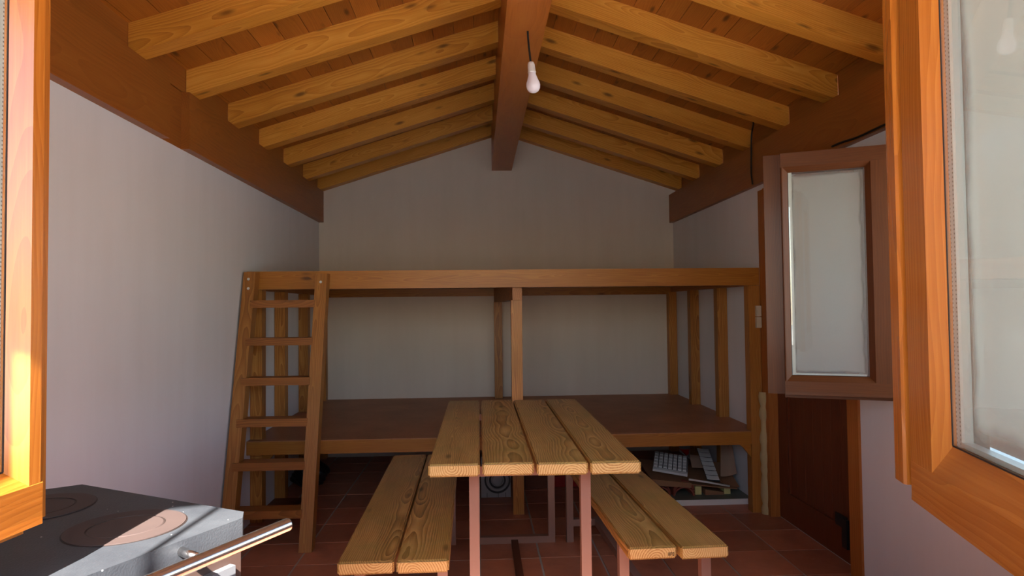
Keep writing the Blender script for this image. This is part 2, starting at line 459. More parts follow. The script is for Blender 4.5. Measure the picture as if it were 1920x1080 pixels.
# floor
flo = box('floor', XL - 0.2, XR + 0.28, 0.1, YB + 0.2, -0.14, -0.003, GROUT, None, 0)
tag(flo, 'grouted terracotta tile floor of the cabin', kind='structure')
PT = 0.306
ix0 = math.floor((XL - 0.298) / PT)
for i in range(ix0, 5):
    for j in range(-9, 9):
        x0, y0 = 0.298 + i * PT, 3.03 + j * PT
        x1, y1 = x0 + PT, y0 + PT
        a, b = max(x0, XL + 0.002), min(x1, XR + (0.09 if 2.9 < y0 and y1 < 3.95 else -0.002))
        c, d = max(y0, YF), min(y1, YB)
        if b - a < 0.03 or d - c < 0.03: continue
        g = 0.005
        dz = random.uniform(-0.0012, 0.0012)
        full = b - a > PT - 1e-4 and d - c > PT - 1e-4
        box('tile', a + g, b - g, c + g, d - g, -0.012 + dz, dz, TILE, flo, 0.0015)
# walls
def wall_with_hole(name, bx, label):
    bm = bmesh.new()
    for b in bx: bm_box(bm, *b)
    o = finish(name, bm, PLASTER, None, Matrix.Identity(4))
    return tag(o, label, kind='structure')
tag(box('wall_left', XL - 0.25, XL, 0.1, YB + 0.25, -0.14, 2.24, PLASTER, None, 0), 'plain off-white plaster wall behind the ladder and stove', kind='structure')
DY0, DY1, DZ1 = 3.0, 3.86, 1.93
WY0, WY1, WZ0, WZ1 = 0.70, 2.56, 0.87, 1.935  # side window opening widened out of view to light the left wall more
wall_with_hole('wall_right', [(XR, XR + 0.25, 0.1, WY0, -0.14, 2.24), (XR, XR + 0.25, WY0, WY1, -0.14, WZ0), (XR, XR + 0.25, WY0, WY1, WZ1, 2.24),
                              (XR, XR + 0.25, WY1, DY0 - 0.09, -0.14, 2.24), (XR, XR + 0.25, DY0 - 0.09, DY1 + 0.09, DZ1 + 0.05, 2.24), (XR, XR + 0.25, DY1 + 0.09, YB + 0.25, -0.14, 2.24)],
               'off-white plaster wall holding the dark door and side window')
wb = prism('wall_back', [(XL - 0.3, -0.14), (XR + 0.3, -0.14), (XR + 0.3, zr(XR + 0.3) + RH), (RX, RZ + RH), (XL - 0.3, zr(XL - 0.3) + RH)], YB, YB + 0.25, 'Y', PLASTER_WARMLIT)
tag(wb, 'plaster gable wall behind the bunk bed', kind='structure')
WX0, WX1, FZ0, FZ1 = -0.735, 0.56, 0.94, 2.09
bm = bmesh.new()
def gable_piece(pts):
    a = [bm.verts.new((p[0], 0.1, p[1])) for p in pts]
    b = [bm.verts.new((p[0], YF, p[1])) for p in pts]
    bm.faces.new(a); bm.faces.new(b)
    for i in range(len(pts)): bm.faces.new((a[i], a[(i + 1) % len(pts)], b[(i + 1) % len(pts)], b[i]))
gable_piece([(XL - 0.25, -0.14), (XR + 0.25, -0.14), (XR + 0.25, FZ0), (XL - 0.25, FZ0)])
gable_piece([(XL - 0.25, FZ0), (WX0, FZ0), (WX0, FZ1), (XL - 0.25, FZ1)])
gable_piece([(WX1, FZ0), (XR + 0.25, FZ0), (XR + 0.25, FZ1), (WX1, FZ1)])
gable_piece([(XL - 0.25, FZ1), (XR + 0.25, FZ1), (XR + 0.25, zr(XR + 0.25) + RH), (RX, RZ + RH), (XL - 0.25, zr(XL - 0.25) + RH)])
tag(finish('wall_front', bm, PLASTER, None, Matrix.Identity(4)), 'plaster front wall around the open casement window', kind='structure')
tag(box('ground', -30, 30, -40, 40, -0.3, -0.16, CONCRETE, None, 0), 'pale concrete yard around the cabin', kind='structure')

# ceiling: roof skin, boards, rafters, ridge beam, wall plates, blocking
YO0, YO1 = -0.35, 6.0
EX0, EX1 = XL - 0.30, XR + 0.30
def zb(x): return zr(x) + RH
ce = prism('ceiling', [(EX0, zb(EX0) + 0.03), (RX, RZ + RH + 0.03), (EX1, zb(EX1) + 0.03), (EX1, zb(EX1) + 0.09), (RX, RZ + RH + 0.09), (EX0, zb(EX0) + 0.09)], YO0, YO1, 'Y', PLATE)
tag(ce, 'pitched timber ceiling of boards on rafters', kind='structure')
BW = 0.118
for sgn in (-1, 1):
    L = (RX - EX0 if sgn < 0 else EX1 - RX) / math.cos(TH)
    k = 0
    while k * BW < L:
        s0, s1 = k * BW + 0.0012, min((k + 1) * BW, L) - 0.0012
        sm = (s0 + s1) / 2
        x, z = RX + sgn * sm * math.cos(TH), RZ + RH - sm * math.sin(TH)
        w = s1 - s0
        M = T(x, (YO0 + YO1) / 2, z) @ R(sgn * TH, 'Y')
        bm = bmesh.new()
        bm_box(bm, -w / 2, w / 2, -(YO1 - YO0) / 2, (YO1 - YO0) / 2, 0.0, 0.024)
        finish('board', bm, BOARD, ce, M, 0.003)
        k += 1
XEL, XER = -1.375, 1.795
RW = 0.088
for k in range(-7, 6):
    yf = 3.125 + 0.5115 * k
    if yf + RW > YB - 0.002: yf = YB - RW - 0.002
    for sgn in (-1, 1):
        xe = XEL if sgn < 0 else XER
        xi = RX + sgn * 0.07
        prism('rafter', [(xe, zr(xe)), (xi, zr(xi)), (xi, zb(xi)), (xe, zb(xe))], yf, yf + RW, 'Y', RAFTER, ce, 0.003, R(sgn * TH, 'Y'))
prism('ridge_beam', [(RX - 0.088, 2.483), (RX + 0.088, 2.483), (RX + 0.088, RZ + RH - 0.03), (RX, RZ + RH), (RX - 0.088, RZ + RH - 0.03)], YO0, YB, 'Y', RIDGE, ce, 0.004)
# left plate: two timbers with a set-back filler where they meet
PB = 2.03
ztl, ztr = zr(XEL) + 0.005, zr(XER) + 0.005
box('wall_plate', XL - 0.2, -1.345, 0.42, 2.90, PB, ztl, PLATE, ce, 0.004)
box('wall_plate', XL - 0.2, -1.345, 3.09, YB, PB, ztl, PLATE, ce, 0.004)
box('filler_block', XL - 0.2, -1.383, 2.90, 3.09, PB, ztl, PLATE, ce, 0.002)
box('wall_plate', 1.706, XR + 0.2, 0.42, YB, 2.012, ztr - 0.035, PLATE, ce, 0.004)
for k in range(-7, 6):
    y0 = 3.125 + 0.5115 * k + RW
    y1 = min(y0 + 0.5115 - RW, YB)
    if k == 5 or y1 < 0.42: continue
    y0 = max(y0, 0.42)
    for xe, a, b in ((XEL, XEL - 0.05, XEL - 0.002), (XER, XER + 0.002, XER + 0.05)):
        box('blocking', a, b, y0, y1, (ztl if xe < 0 else ztr - 0.04), zb(xe) + 0.02, BLOCKING, ce, 0.002)

# window in the front wall: fixed frame and two casements swung into the room
def sash(win, fr, W, H, st, mx, mz, rail, pane, lip, astragal=0.0, spacer_w=0.02, gy=0.022, th=0.068):
    """fr: free end, bottom, outer face; x runs to the hinge, y runs into the sash"""
    s = empty('sash', fr[0], parent=win)
    a = astragal
    # free stile, hinge stile: profile in x-y
    if a:
        local_prism('meeting_strip', fr, [(0.0, 0.032), (0.040, 0.004), (0.048, -0.004), (0.084, -0.004), (0.088, 0.0), (0.088, 0.045), (0.0, 0.045)], 0.018, H, 'Z', mz, s)
        prof = [(a - 0.016, 0.014), (a, 0.014), (a, 0.0), (a + st - 0.018, 0.0), (a + st, gy), (a + st, th), (a - 0.016, th)]
    else:
        prof = [(0.0, 0.022), (lip, 0.022), (lip, 0.004), (lip + 0.004, 0.0), (st - 0.022, 0.0), (st, gy), (st, th), (0.0, th)]
    local_prism('stile', fr, prof, 0.0, H, 'Z', mz, s)
    local_prism('stile', fr, [(W, 0.0), (W - st + 0.02, 0.0), (W - st, gy), (W - st, th), (W, th)], 0.0, H, 'Z', mz, s)
    xa, xb = a + (lip if not a else 0.0), W
    # rails: profile in y-z
    local_prism('rail', fr, [(0.0, 0.012), (-0.0005, 0.0), (0.03, 0.0), (0.03, -0.016), (th, -0.016), (th, rail), (gy, rail), (-0.0005, rail - (0.045 if a else 0.025))], xa, xb - 0.001, 'X', mx, s)
    local_prism('rail', fr, [(-0.0005, H), (th, H), (th, H - rail), (gy, H - rail), (-0.0005, H - rail + 0.022)], xa, xb - 0.001, 'X', mx, s)
    # double glazing: two panes with an aluminium spacer between
    g0, g1, h0, h1 = a + st - 0.006, W - st + 0.006, rail - 0.006, H - rail + 0.006
    local_box('pane', fr, g0, g1, gy, gy + 0.004, h0, h1, pane[0], s, 0)
    pn = local_box('pane', fr, g0, g1, gy + 0.020, gy + 0.024, h0, h1, [CLEAR, pane[1]], s, 0)
    for f in pn.data.polygons:                       # the haze sits on the pane's inner face
        if f.normal.y < -0.9: f.material_index = 1
    sp = local_box('spacer', fr, a + st - 0.004, a + st + 0.015, gy + 0.0045, gy + 0.0195, h0, h1, ALU, s, 0)
    perforations(fr, a + st, gy + 0.0043, h0, h1, s)
    local_box('spacer', fr, a + st + 0.015, W - st - 0.009, gy + 0.0045, gy + 0.0195, rail + 0.001, rail + 0.008, ALU, s, 0)
    local_box('glazing_seal', fr, a + st - 0.003, a + st + 0.0004, gy - 0.0015, gy, rail, H - rail, SEAL, s, 0)
    local_box('glazing_seal', fr, a + st, W - st, gy - 0.0015, gy, rail - 0.001, rail + 0.001, SEAL, s, 0)
    return s
def perforations(fr, x, y, z0, z1, parent):
    o, ex, ey = fr
    M = Matrix.Translation(o) @ R(math.atan2(ex.y, ex.x), 'Z')
    I = M.inverted()
    bm = bmesh.new()
    for xx in (x + 0.0015, x + 0.0125):
        z = z0 + 0.004
        while z < z1:
            c = I @ (o + ex * xx + ey * y)
            bm_box(bm, c.x - 0.0009, c.x + 0.0009, c.y - 0.0002, c.y + 0.0002, z, z + 0.0024)
            z += 0.0062
    tag(finish('perforation', bm, HOLE, parent, M), kind='stuff')
def frame_of(free, hinge, z, mirror=False):
    ex = Vector((hinge[0] - free[0], hinge[1] - free[1], 0)).normalized()
    ey = Vector((0, 0, 1)).cross(ex)
    if mirror: ey = -ey
    return (Vector((free[0], free[1], z)), ex, ey)
win1 = empty('window_1', (-0.09, 0.36, FZ0), label='varnished wooden casement window, both sashes swung open into the room', kind='structure')
fo = empty('frame', (-0.09, 0.36, FZ0), parent=win1)
box('jamb', WX0, WX0 + 0.03, 0.30, YF, FZ0, FZ1, SASH_Z, fo)
box('jamb', WX1 - 0.03, WX1, 0.30, YF, FZ0, FZ1, SASH_Z, fo)
box('head', WX0 + 0.03, WX1 - 0.03, 0.30, YF, FZ1 - 0.035, FZ1, SASH_X, fo)
box('sill', WX0 + 0.03, WX1 - 0.03, 0.30, YF, FZ0, FZ0 + 0.018, SASH_X, fo)
box('sill_reflector', WX0, WX1, 0.02, 0.30, FZ0, FZ0 + 0.012, SILL_REFLECT, fo)  # metal strip added out of view to bounce sun onto the ceiling
SZ, SH = 0.965, 1.085
frL = frame_of((-0.640, 1.031), (-0.728, 0.424), SZ, True)
frR = frame_of((0.707, 1.106), (0.546, 0.507), SZ)
CLEAR = pane_mat('clear_pane', 0.10, (226, 228, 224), 0.02, (0.24, 0.45))
FOGGY = pane_mat('milky_pane', 1.0, (240, 238, 226), 0.035, (0.165, 0.44), 0.65)
sash(win1, frL, 0.61, SH, 0.077, SASH_X, SASH_Z, 0.085, (CLEAR, CLEAR), 0.031)
sash(win1, frR, 0.62, SH, 0.098, SASH_X, SASH_Z, 0.105, (CLEAR, FOGGY), 0.0, astragal=0.106)
# window in the right wall, its sash swung in
win2 = empty('window_2', (XR, 2.30, WZ0), label='dark wooden side window, hazy sash swung open across the right wall', kind='structure')
fo = empty('frame', (XR, 2.30, WZ0), parent=win2)
box('jamb', XR - 0.005, XR + 0.07, WY0, WY0 + 0.03, WZ0, WZ1, SIDE_Z, fo)
box('jamb', XR - 0.005, XR + 0.07, WY1 - 0.03, WY1, WZ0, WZ1, SIDE_Z, fo)
box('mullion', XR + 0.005, XR + 0.06, 1.61, 1.65, WZ0 + 0.02, WZ1 - 0.03, SIDE_Z, fo)
box('head', XR - 0.005, XR + 0.07, WY0 + 0.03, WY1 - 0.03, WZ1 - 0.03, WZ1, SIDE_Z, fo)
box('sill', XR - 0.005, XR + 0.07, WY0 + 0.03, WY1 - 0.03, WZ0, WZ0 + 0.02, SIDE_Z, fo)
HAZE = pane_mat('hazy_pane', 0.62, (222, 220, 214), 0.02, (0.15, 0.44), 0.35)
fr2 = frame_of((1.240, 2.755), (1.690, 2.557), 0.890)
sash(win2, fr2, 0.49, 1.035, 0.098, SIDE_X, SIDE_Z, 0.082, (CLEAR, HAZE), 0.068)

# door in the right wall
d1 = empty('door_1', (XR, 3.4, 0), label='low dark brown panelled door in the right wall below the side window sash', kind='structure')
box('jamb', XR - 0.012, XR + 0.10, DY0 - 0.09, DY0, 0, DZ1 + 0.05, JAMB_Z, d1)
box('jamb', XR + 0.0, XR + 0.10, DY1, DY1 + 0.092, 0, DZ1 + 0.05, JAMB_Z, d1)
box('head', XR - 0.012, XR + 0.10, DY0, DY1, DZ1, DZ1 + 0.05, JAMB_Z, d1)
DX = XR + 0.055
box('threshold', DX + 0.004, XR + 0.24, DY0, DY1, -0.13, 0.004, CONCRETE, d1, 0)
lf = empty('leaf', (DX, 3.43, 0), parent=d1)
for a, b in ((DY0 + 0.004, DY0 + 0.11), (DY1 - 0.11, DY1 - 0.004)):
    box('stile', DX, DX + 0.04, a, b, 0.006, DZ1 - 0.004, DOOR_Z, lf, 0.004)
for a, b in ((0.006, 0.17), (0.95, 1.08), (DZ1 - 0.12, DZ1 - 0.004)):
    box('rail', DX, DX + 0.04, DY0 + 0.11, DY1 - 0.11, a, b, DOOR_Z, lf, 0.004)
for a, b in ((0.17, 0.95), (1.08, DZ1 - 0.12)):
    n = 7
    wd = (DY1 - DY0 - 0.22) / n
    for k in range(n):
        box('panel_board', DX + 0.014, DX + 0.034, DY0 + 0.11 + k * wd + 0.001, DY0 + 0.11 + (k + 1) * wd - 0.001, a, b, DOOR_Z, lf, 0.002)
    for (p, q, r_, t_) in ((DY0 + 0.11, DY0 + 0.125, a, b), (DY1 - 0.125, DY1 - 0.11, a, b)):
        box('bead', DX + 0.004, DX + 0.014, p, q, r_, t_, DOOR_Z, lf, 0.003)
hg = empty('hinge', (DX - 0.01, 3.15, 0.16), parent=d1)
tag(hg, 'black iron hinge near the foot of the door')
box('strap', DX - 0.006, DX, 3.135, 3.235, 0.165, 0.225, IRON, hg)
box('knuckle', DX - 0.014, DX, 3.12, 3.165, 0.075, 0.215, IRON, hg, 0.004)
# expanding foam squeezed out between door frame and bunk post
ft = empty('trim_1', (XR - 0.01, 3.93, 0), label='ragged yellow strip of expanding foam between door frame and bunk post', kind='structure')
bm = bmesh.new()
prev = None
for k in range(26):
    z = k / 25 * 0.74
    wv = random.uniform(0.75, 1.2)
    ring = [bm.verts.new((XR - 0.03 * math.sin(math.pi * q / 6) * wv + 0.004, 3.925 + 0.028 * math.cos(math.pi * q / 6) * wv, z)) for q in range(7)]
    if prev:
        for q in range(6): bm.faces.new((prev[q], prev[q + 1], ring[q + 1], ring[q]))
    prev = ring
finish('foam', bm, FOAM, ft, T(0, 0, 0), 0, True)

# ------------------------------------------------------------------ bunk bed
bk = empty('bunk_bed', (0.18, 3.95, 0), label='wall to wall two-level wooden bunk bed with square posts across the back', cat='bunk bed')
BF = 3.95
box('rail', XL + 0.002, XR - 0.002, BF, BF + 0.06, 1.396, 1.504, BUNK_X, bk, 0.004)
box('rail', XL + 0.002, XR - 0.07, BF, BF + 0.06, 0.415, 0.492, BUNK_X, bk, 0.004)
box('deck', XL + 0.002, XR - 0.002, BF + 0.06, YB - 0.002, 1.440, 1.462, DECK, bk, 0.001)
box('deck', XL + 0.002, XR - 0.002, BF + 0.06, YB - 0.002, 0.476, 0.494, DECK, bk, 0.001)
tag(box('deck_edge', XL + 0.002, XR - 0.07, BF + 0.001, BF + 0.06, 0.492, 0.4965, DECK, bk, 0.001))
# back bearers and side bearers under both levels
for z0, z1 in ((1.375, 1.440), (0.40, 0.476)):
    box('bearer', XL + 0.002, XR - 0.002, YB - 0.05, YB - 0.002, z0, z1, BUNK_X, bk, 0.003)
    box('bearer', XL + 0.002, XL + 0.045, BF + 0.06, YB - 0.05, z0 + 0.02, z1, BUNK_Y, bk, 0.003)
    box('bearer', XR - 0.045, XR - 0.002, BF + 0.06, YB - 0.05, z0 + 0.02, z1, BUNK_Y, bk, 0.003)
prism('joist', [(0.206, BF + 0.065), (0.266, BF + 0.065), (0.192, YB - 0.056), (0.130, YB - 0.056)], 1.3195, 1.440, 'Z', BUNK_Y, bk, 0.003, R(math.atan2(0.075, 1.65), 'Z'))
box('joist', 0.198, 0.258, BF + 0.065, YB - 0.06, 0.40, 0.476, BUNK_Y, bk, 0.004)
PY = [3.965, 4.478, 5.065, 5.645]
for k, y in enumerate(PY):
    f = k == 0
    for x0, x1 in ((XL + 0.003, XL + 0.073), (XR - 0.073, XR - 0.003)):
        yy = y if not f else (BF + 0.061 if x0 < 0 else BF - 0.004)
        top = 1.396 if not f else 1.43
        if f and x0 > 0: top = 1.396
        box('post', x0, x1, yy, yy + 0.07, 0, top - 0.002, BUNK_Z, bk, 0.004)
box('post', 0.198, 0.266, 4.035, 4.105, 0, 1.319, BUNK_Z, bk, 0.004)
box('post', 0.128, 0.196, YB - 0.125, YB - 0.057, 0, 1.319, BUNK_Z, bk, 0.004)
prism('gusset', [(XR - 0.075, 0.414), (XR - 0.145, 0.414), (XR - 0.120, 0.395), (XR - 0.075, 0.335)], BF + 0.002, BF + 0.025, 'Y', BUNK_X, bk, 0.001)
prism('gusset', [(XL + 0.074, 0.414), (XL + 0.15, 0.414), (XL + 0.12, 0.38), (XL + 0.074, 0.345)], BF + 0.07, BF + 0.095, 'Y', BUNK_X, bk, 0.001)
prism('gusset', [(0.197, 0.399), (0.155, 0.399), (0.197, 0.33)], 4.04, 4.065, 'Y', BUNK_X, bk, 0.001)

# light switches on the end of the bunk post
for z, lab in ((1.235, 'upper ivory light switch on the right bunk post by the side window'), (1.165, 'lower ivory light switch on the right bunk post by the side window')):
    sw = empty('light_switch', (XR - 0.018, BF - 0.005, z), label=lab, cat='light switch', group='switches on the right bunk post')
    box('housing', XR - 0.034, XR - 0.003, BF - 0.026, BF - 0.005, z - 0.033, z + 0.033, SWITCH, sw, 0.004)
    box('rocker', XR - 0.029, XR - 0.008, BF - 0.030, BF - 0.026, z - 0.022, z + 0.022, SWITCH, sw, 0.002)

# ------------------------------------------------------------------ ladder
la = empty('ladder', (-1.13, 3.5, 0), label='sloping wooden ladder leaning on the left end of the bunk bed', cat='ladder')
LS = 0.25
def ly(z): return 3.50 + LS * z
LT = math.atan(LS)
def lad_prism(name, x0, x1, z0, z1, fo, bo, mat, bev=0.004):
    prism(name, [(ly(z0) + fo, z0), (ly(z1) + fo, z1), (ly(z1) + bo, z1), (ly(z0) + bo, z0)], x0, x1, 'X', mat, la, bev, R(-LT, 'X'))
lad_prism('stile', -1.372, -1.304, 0, 1.497, 0, 0.075, LAD_Z)
lad_prism('stile', -0.958, -0.890, 0, 1.485, 0, 0.075, LAD_Z)
for z, xl in ((1.33, -1.318), (1.115, -1.325), (0.895, -1.332), (0.675, -1.335), (0.45, -1.335), (0.21, -1.335)):
    y = ly(z)
    box('rung', xl, -0.952, y - 0.012, y + 0.088, z - 0.043, z, LAD_X, la, 0.004)
for x, z in ((-1.342, 1.455), (-1.338, 1.40), (-0.925, 1.435)):
    bm = bmesh.new()
    bmesh.ops.create_cone(bm, cap_ends=True, segments=12, radius1=0.009, radius2=0.007, depth=0.006)
    finish('screw_plug', bm, WHITEB, la, T(x, ly(z) - 0.001, z) @ R(math.pi / 2 - LT, 'X'))

# ------------------------------------------------------------------ table and benches
def plank_set(root, rows, y0, y1, ztop, th, C):
    for x0, x1, dy, dz in rows:
        bm = bmesh.new()
        hx, hy, hz = (x1 - x0) / 2, (y1 - y0) / 2, th / 2
        bm_box(bm, -hx, hx, -hy, hy, -hz, hz)
        bm.normal_update()
        for f in bm.faces:
            if f.normal.y < -0.9 or f.normal.y > 0.9: f.material_index = 1
        finish('plank', bm, [TOPW, ENDW], root, C @ T((x0 + x1) / 2, (y0 + y1) / 2 + dy, ztop - th / 2 + dz), 0.006, seg=2)
def frame_set(root, xs, ys, ztop, C, bar_z, sq=0.036, mid=None, dark=False, top=True):
    def B(name, x0, x1, y0, y1, z0, z1, m=STEEL):
        bm = bmesh.new()
        bm_box(bm, -(x1 - x0) / 2, (x1 - x0) / 2, -(y1 - y0) / 2, (y1 - y0) / 2, -(z1 - z0) / 2, (z1 - z0) / 2)
        finish(name, bm, m, root, C @ T((x0 + x1) / 2, (y0 + y1) / 2, (z0 + z1) / 2), 0.003)
    for y in ys:
        for x in xs:
            B('leg', x, x + sq, y, y + sq, 0, ztop)
        B('crossbar', xs[0] + sq, xs[1], y, y + sq, bar_z, bar_z + sq)
        if top: B('top_bar', xs[0] + sq, xs[1], y, y + sq, ztop - sq, ztop)
    xm = (xs[0] + xs[1] + sq) / 2
    B('stretcher', xm - sq / 2, xm + sq / 2, ys[0] + sq, ys[1], bar_z + (0.0 if not dark else 0.001), bar_z + sq * (1 if not dark else 0.6), SHADED_STEEL if dark else STEEL)  # dark: table stretcher takes the shaded copy of the leg paint
tb = empty('picnic_table', (0.185, 2.97, 0), label='plank-topped picnic table on rose-brown steel legs in the middle of the room', cat='table')
I4 = Matrix.Identity(4)
plank_set(tb, [(-0.178, -0.003, 0.008, 0), (0.006, 0.182, 0.006, 0.001), (0.191, 0.366, -0.004, 0.0005), (0.374, 0.548, -0.008, 0.001)], 2.222, 3.735, 0.745, 0.044, I4)
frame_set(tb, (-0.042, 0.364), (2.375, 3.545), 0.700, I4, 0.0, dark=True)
bl = empty('picnic_bench', (-0.30, 2.98, 0), label='two-plank bench to the left of the picnic table, nearer the ladder', cat='bench', group='benches beside the picnic table')
C = T(-0.30, 2.98, 0) @ R(math.radians(0.7), 'Z') @ T(0.30, -2.98, 0)
plank_set(bl, [(-0.487, -0.300, 0, 0), (-0.292, -0.118, -0.004, 0)], 2.205, 3.78, 0.437, 0.044, C)
frame_set(bl, (-0.462, -0.166), (2.385, 3.545), 0.392, C, 0.085)
br = empty('picnic_bench', (0.67, 3.0, 0), label='two-plank bench to the right of the picnic table, nearer the dark door', cat='bench', group='benches beside the picnic table')
C = T(0.67, 3.0, 0) @ R(math.radians(2.2), 'Z') @ T(-0.67, -3.0, 0)
plank_set(br, [(0.480, 0.652, 0.008, 0), (0.662, 0.834, -0.006, 0)], 2.255, 3.78, 0.437, 0.044, C)
frame_set(br, (0.484, 0.794), (2.405, 3.545), 0.392, C, 0.085)
# small dark stamp on the end of the right bench's left plank
def stamp():
    bm = bmesh.new()
    X0, Z0 = 0.628, 0.404
    for x0, x1, z0, z1 in ((0, .0015, 0, .012), (.004, .0055, 0, .012), (.0015, .004, .005, .0065), (.0075, .009, 0, .012), (.009, .013, .0105, .012), (.009, .013, .005, .0065), (.0125, .014, .005, .012), (.016, .0175, 0, .012), (.0175, .0205, .0105, .012), (.0175, .0205, 0, .0015), (.0195, .021, 0, .012)):
        bm_box(bm, X0 - 0.007 + x0, X0 - 0.007 + x1, 2.2622, 2.2634, Z0 + z0, Z0 + z1)
    finish('grade_stamp', bm, INK, br, C)
stamp()

# ------------------------------------------------------------------ stove
P0 = Vector((-0.440, 1.300, 0))
V_, W2 = Vector((-0.47, -0.883, 0)).normalized(), None
W2 = Vector((V_.y, -V_.x, 0))                # away from the handle side
stv = empty('wood_stove', (-0.85, 1.1, 0), label='black cast iron cooking stove with ring hotplates and chrome rail by the left casement', cat='stove')
def S(a, b): return P0 + V_ * a + W2 * b     # a along the handle side, b away from it
def pz(name, ab, z0, z1, mat, bev=0.0, parent=stv):
    return prism(name, [tuple(S(a, b).xy) for a, b in ab], z0, z1, 'Z', mat, parent, bev, R(math.atan2(V_.y, V_.x), 'Z'))
ch = 0.028
pz('hotplate', [(ch, 0), (0.83, 0), (0.86, ch), (0.86, 0.52), (0.80, 0.58), (0.075, 0.58), (0.0, 0.535), (0.0, ch)], 0.832, 0.88, STOVE, 0.016)
pz('body', [(0.03, 0.02), (0.83, 0.02), (0.83, 0.55), (0.03, 0.55)], 0.06, 0.838, ENAMEL, 0.006)
pz('front_frame', [(0.025, 0.008), (0.835, 0.008), (0.835, 0.02), (0.025, 0.02)], 0.06, 0.835, BROWN_EN, 0.003)
pz('oven_door', [(0.05, -0.006), (0.40, -0.006), (0.40, 0.008), (0.05, 0.008)], 0.32, 0.80, ENAMEL, 0.004)
pz('fire_door', [(0.43, -0.006), (0.80, -0.006), (0.80, 0.008), (0.43, 0.008)], 0.32, 0.80, ENAMEL, 0.004)
pz('drawer', [(0.05, -0.006), (0.80, -0.006), (0.80, 0.008), (0.05, 0.008)], 0.10, 0.29, ENAMEL, 0.004)
for a in (0.06, 0.78):
    for b in (0.05, 0.50):
        pz('foot', [(a, b), (a + 0.04, b), (a + 0.04, b + 0.04), (a, b + 0.04)], 0.0, 0.06, IRON)
for (x, y) in ((-0.650, 1.240), (-0.893, 1.375)):
    M = T(x, y, 0.8802)
    def ring(name, r0, r1, h, mat):
        bm = bmesh.new()
        n = 48
        c = [[bm.verts.new((r * math.cos(2 * math.pi * k / n), r * math.sin(2 * math.pi * k / n), z)) for k in range(n)] for r, z in ((r0, 0), (r0, h), (r1, h), (r1, 0))]
        for i in range(4):
            for k in range(n): bm.faces.new((c[i][k], c[i][(k + 1) % n], c[(i + 1) % 4][(k + 1) % n], c[(i + 1) % 4][k]))
        return finish(name, bm, mat, stv, M)
    ring('gap_ring', 0.0985, 0.1010, 0.0004, SEAL)
    ring('burner_ring', 0.0645, 0.0985, 0.0016, BURNER)
    ring('gap_ring', 0.0620, 0.0645, 0.0004, SEAL)
    lathe('burner_lid', [(0.001, 0.0015), (0.060, 0.0015), (0.062, 0.0002), (0.001, 0.0002)], BURNER, M, stv, 48, False)
ra, rb = S(-0.035, -0.052), S(0.84, -0.052)
ra.z = rb.z = 0.855
d_ = (rb - ra).normalized()
tube('towel_rail', [ra, ra + d_ * 0.002, rb - d_ * 0.002, rb], 0.0125, CHROME, stv, 20)
for a in (0.16, 0.68):
    p, q = S(a, 0.002), S(a, -0.045)
    p.z, q.z = 0.862, 0.856
    tube('rail_bracket', [p, q], 0.008, CHROME, stv, 12)

# ------------------------------------------------------------------ bulb and cables
BX, BY = 0.228, 2.81
bu = empty('light_bulb', (BX, BY, 2.483), label='white opal light bulb hanging unlit on a short black cord from the ridge beam', cat='light bulb')
tube('cord', spline([(BX - 0.004, BY, 2.484), (BX - 0.002, BY, 2.44), (BX + 0.004, BY, 2.38), (BX + 0.008, BY, 2.34)], 5), 0.0045, CABLE, bu)
MB = T(BX + 0.008, BY, 2.348) @ R(math.radians(-5), 'Y')
lathe('socket', [(0.006, 0), (0.012, -0.003), (0.0155, -0.012), (0.017, -0.043), (0.0185, -0.045), (0.0185, -0.048), (0.012, -0.049)], SOCKET, MB, bu, 28)
lathe('bulb', [(0.013, -0.046), (0.0165, -0.050), (0.018, -0.062), (0.024, -0.080), (0.0295, -0.094), (0.031, -0.106), (0.0285, -0.120), (0.021, -0.131), (0.011, -0.1365), (0.002, -0.138)], BULBW, MB, bu, 32)
o = tube('cable', spline([(1.60, 3.72, 2.395), (1.655, 3.80, 2.375), (1.694, 3.90, 2.362), (1.699, 3.93, 2.32), (1.699, 3.94, 2.20), (1.699, 3.945, 2.09), (1.699, 3.93, 2.02)], 8), 0.005, CABLE)
tag(o, 'thin black cable running down the wall plate above the right bunk post', 'cable')
o = tube('cable', spline([(1.699, 3.02, 2.03), (1.699, 2.93, 2.028), (1.699, 2.80, 2.018), (1.699, 2.66, 2.02), (1.699, 2.4, 2.02)], 8), 0.005, CABLE)
tag(o, 'black cable along the bottom of the wall plate above the side window sash', 'cable')
o = tube('cable', [(-0.607, 0.07, 3.0), (-0.607, 0.07, 2.0), (-0.607, 0.07, 1.0), (-0.607, 0.07, -0.16)], 0.007, CABLE)  # unseen cable, added only to cast the narrow shadow across the stove
tag(o, 'added unseen black cable outside the front window, casting a thin shadow on the stove', 'cable')

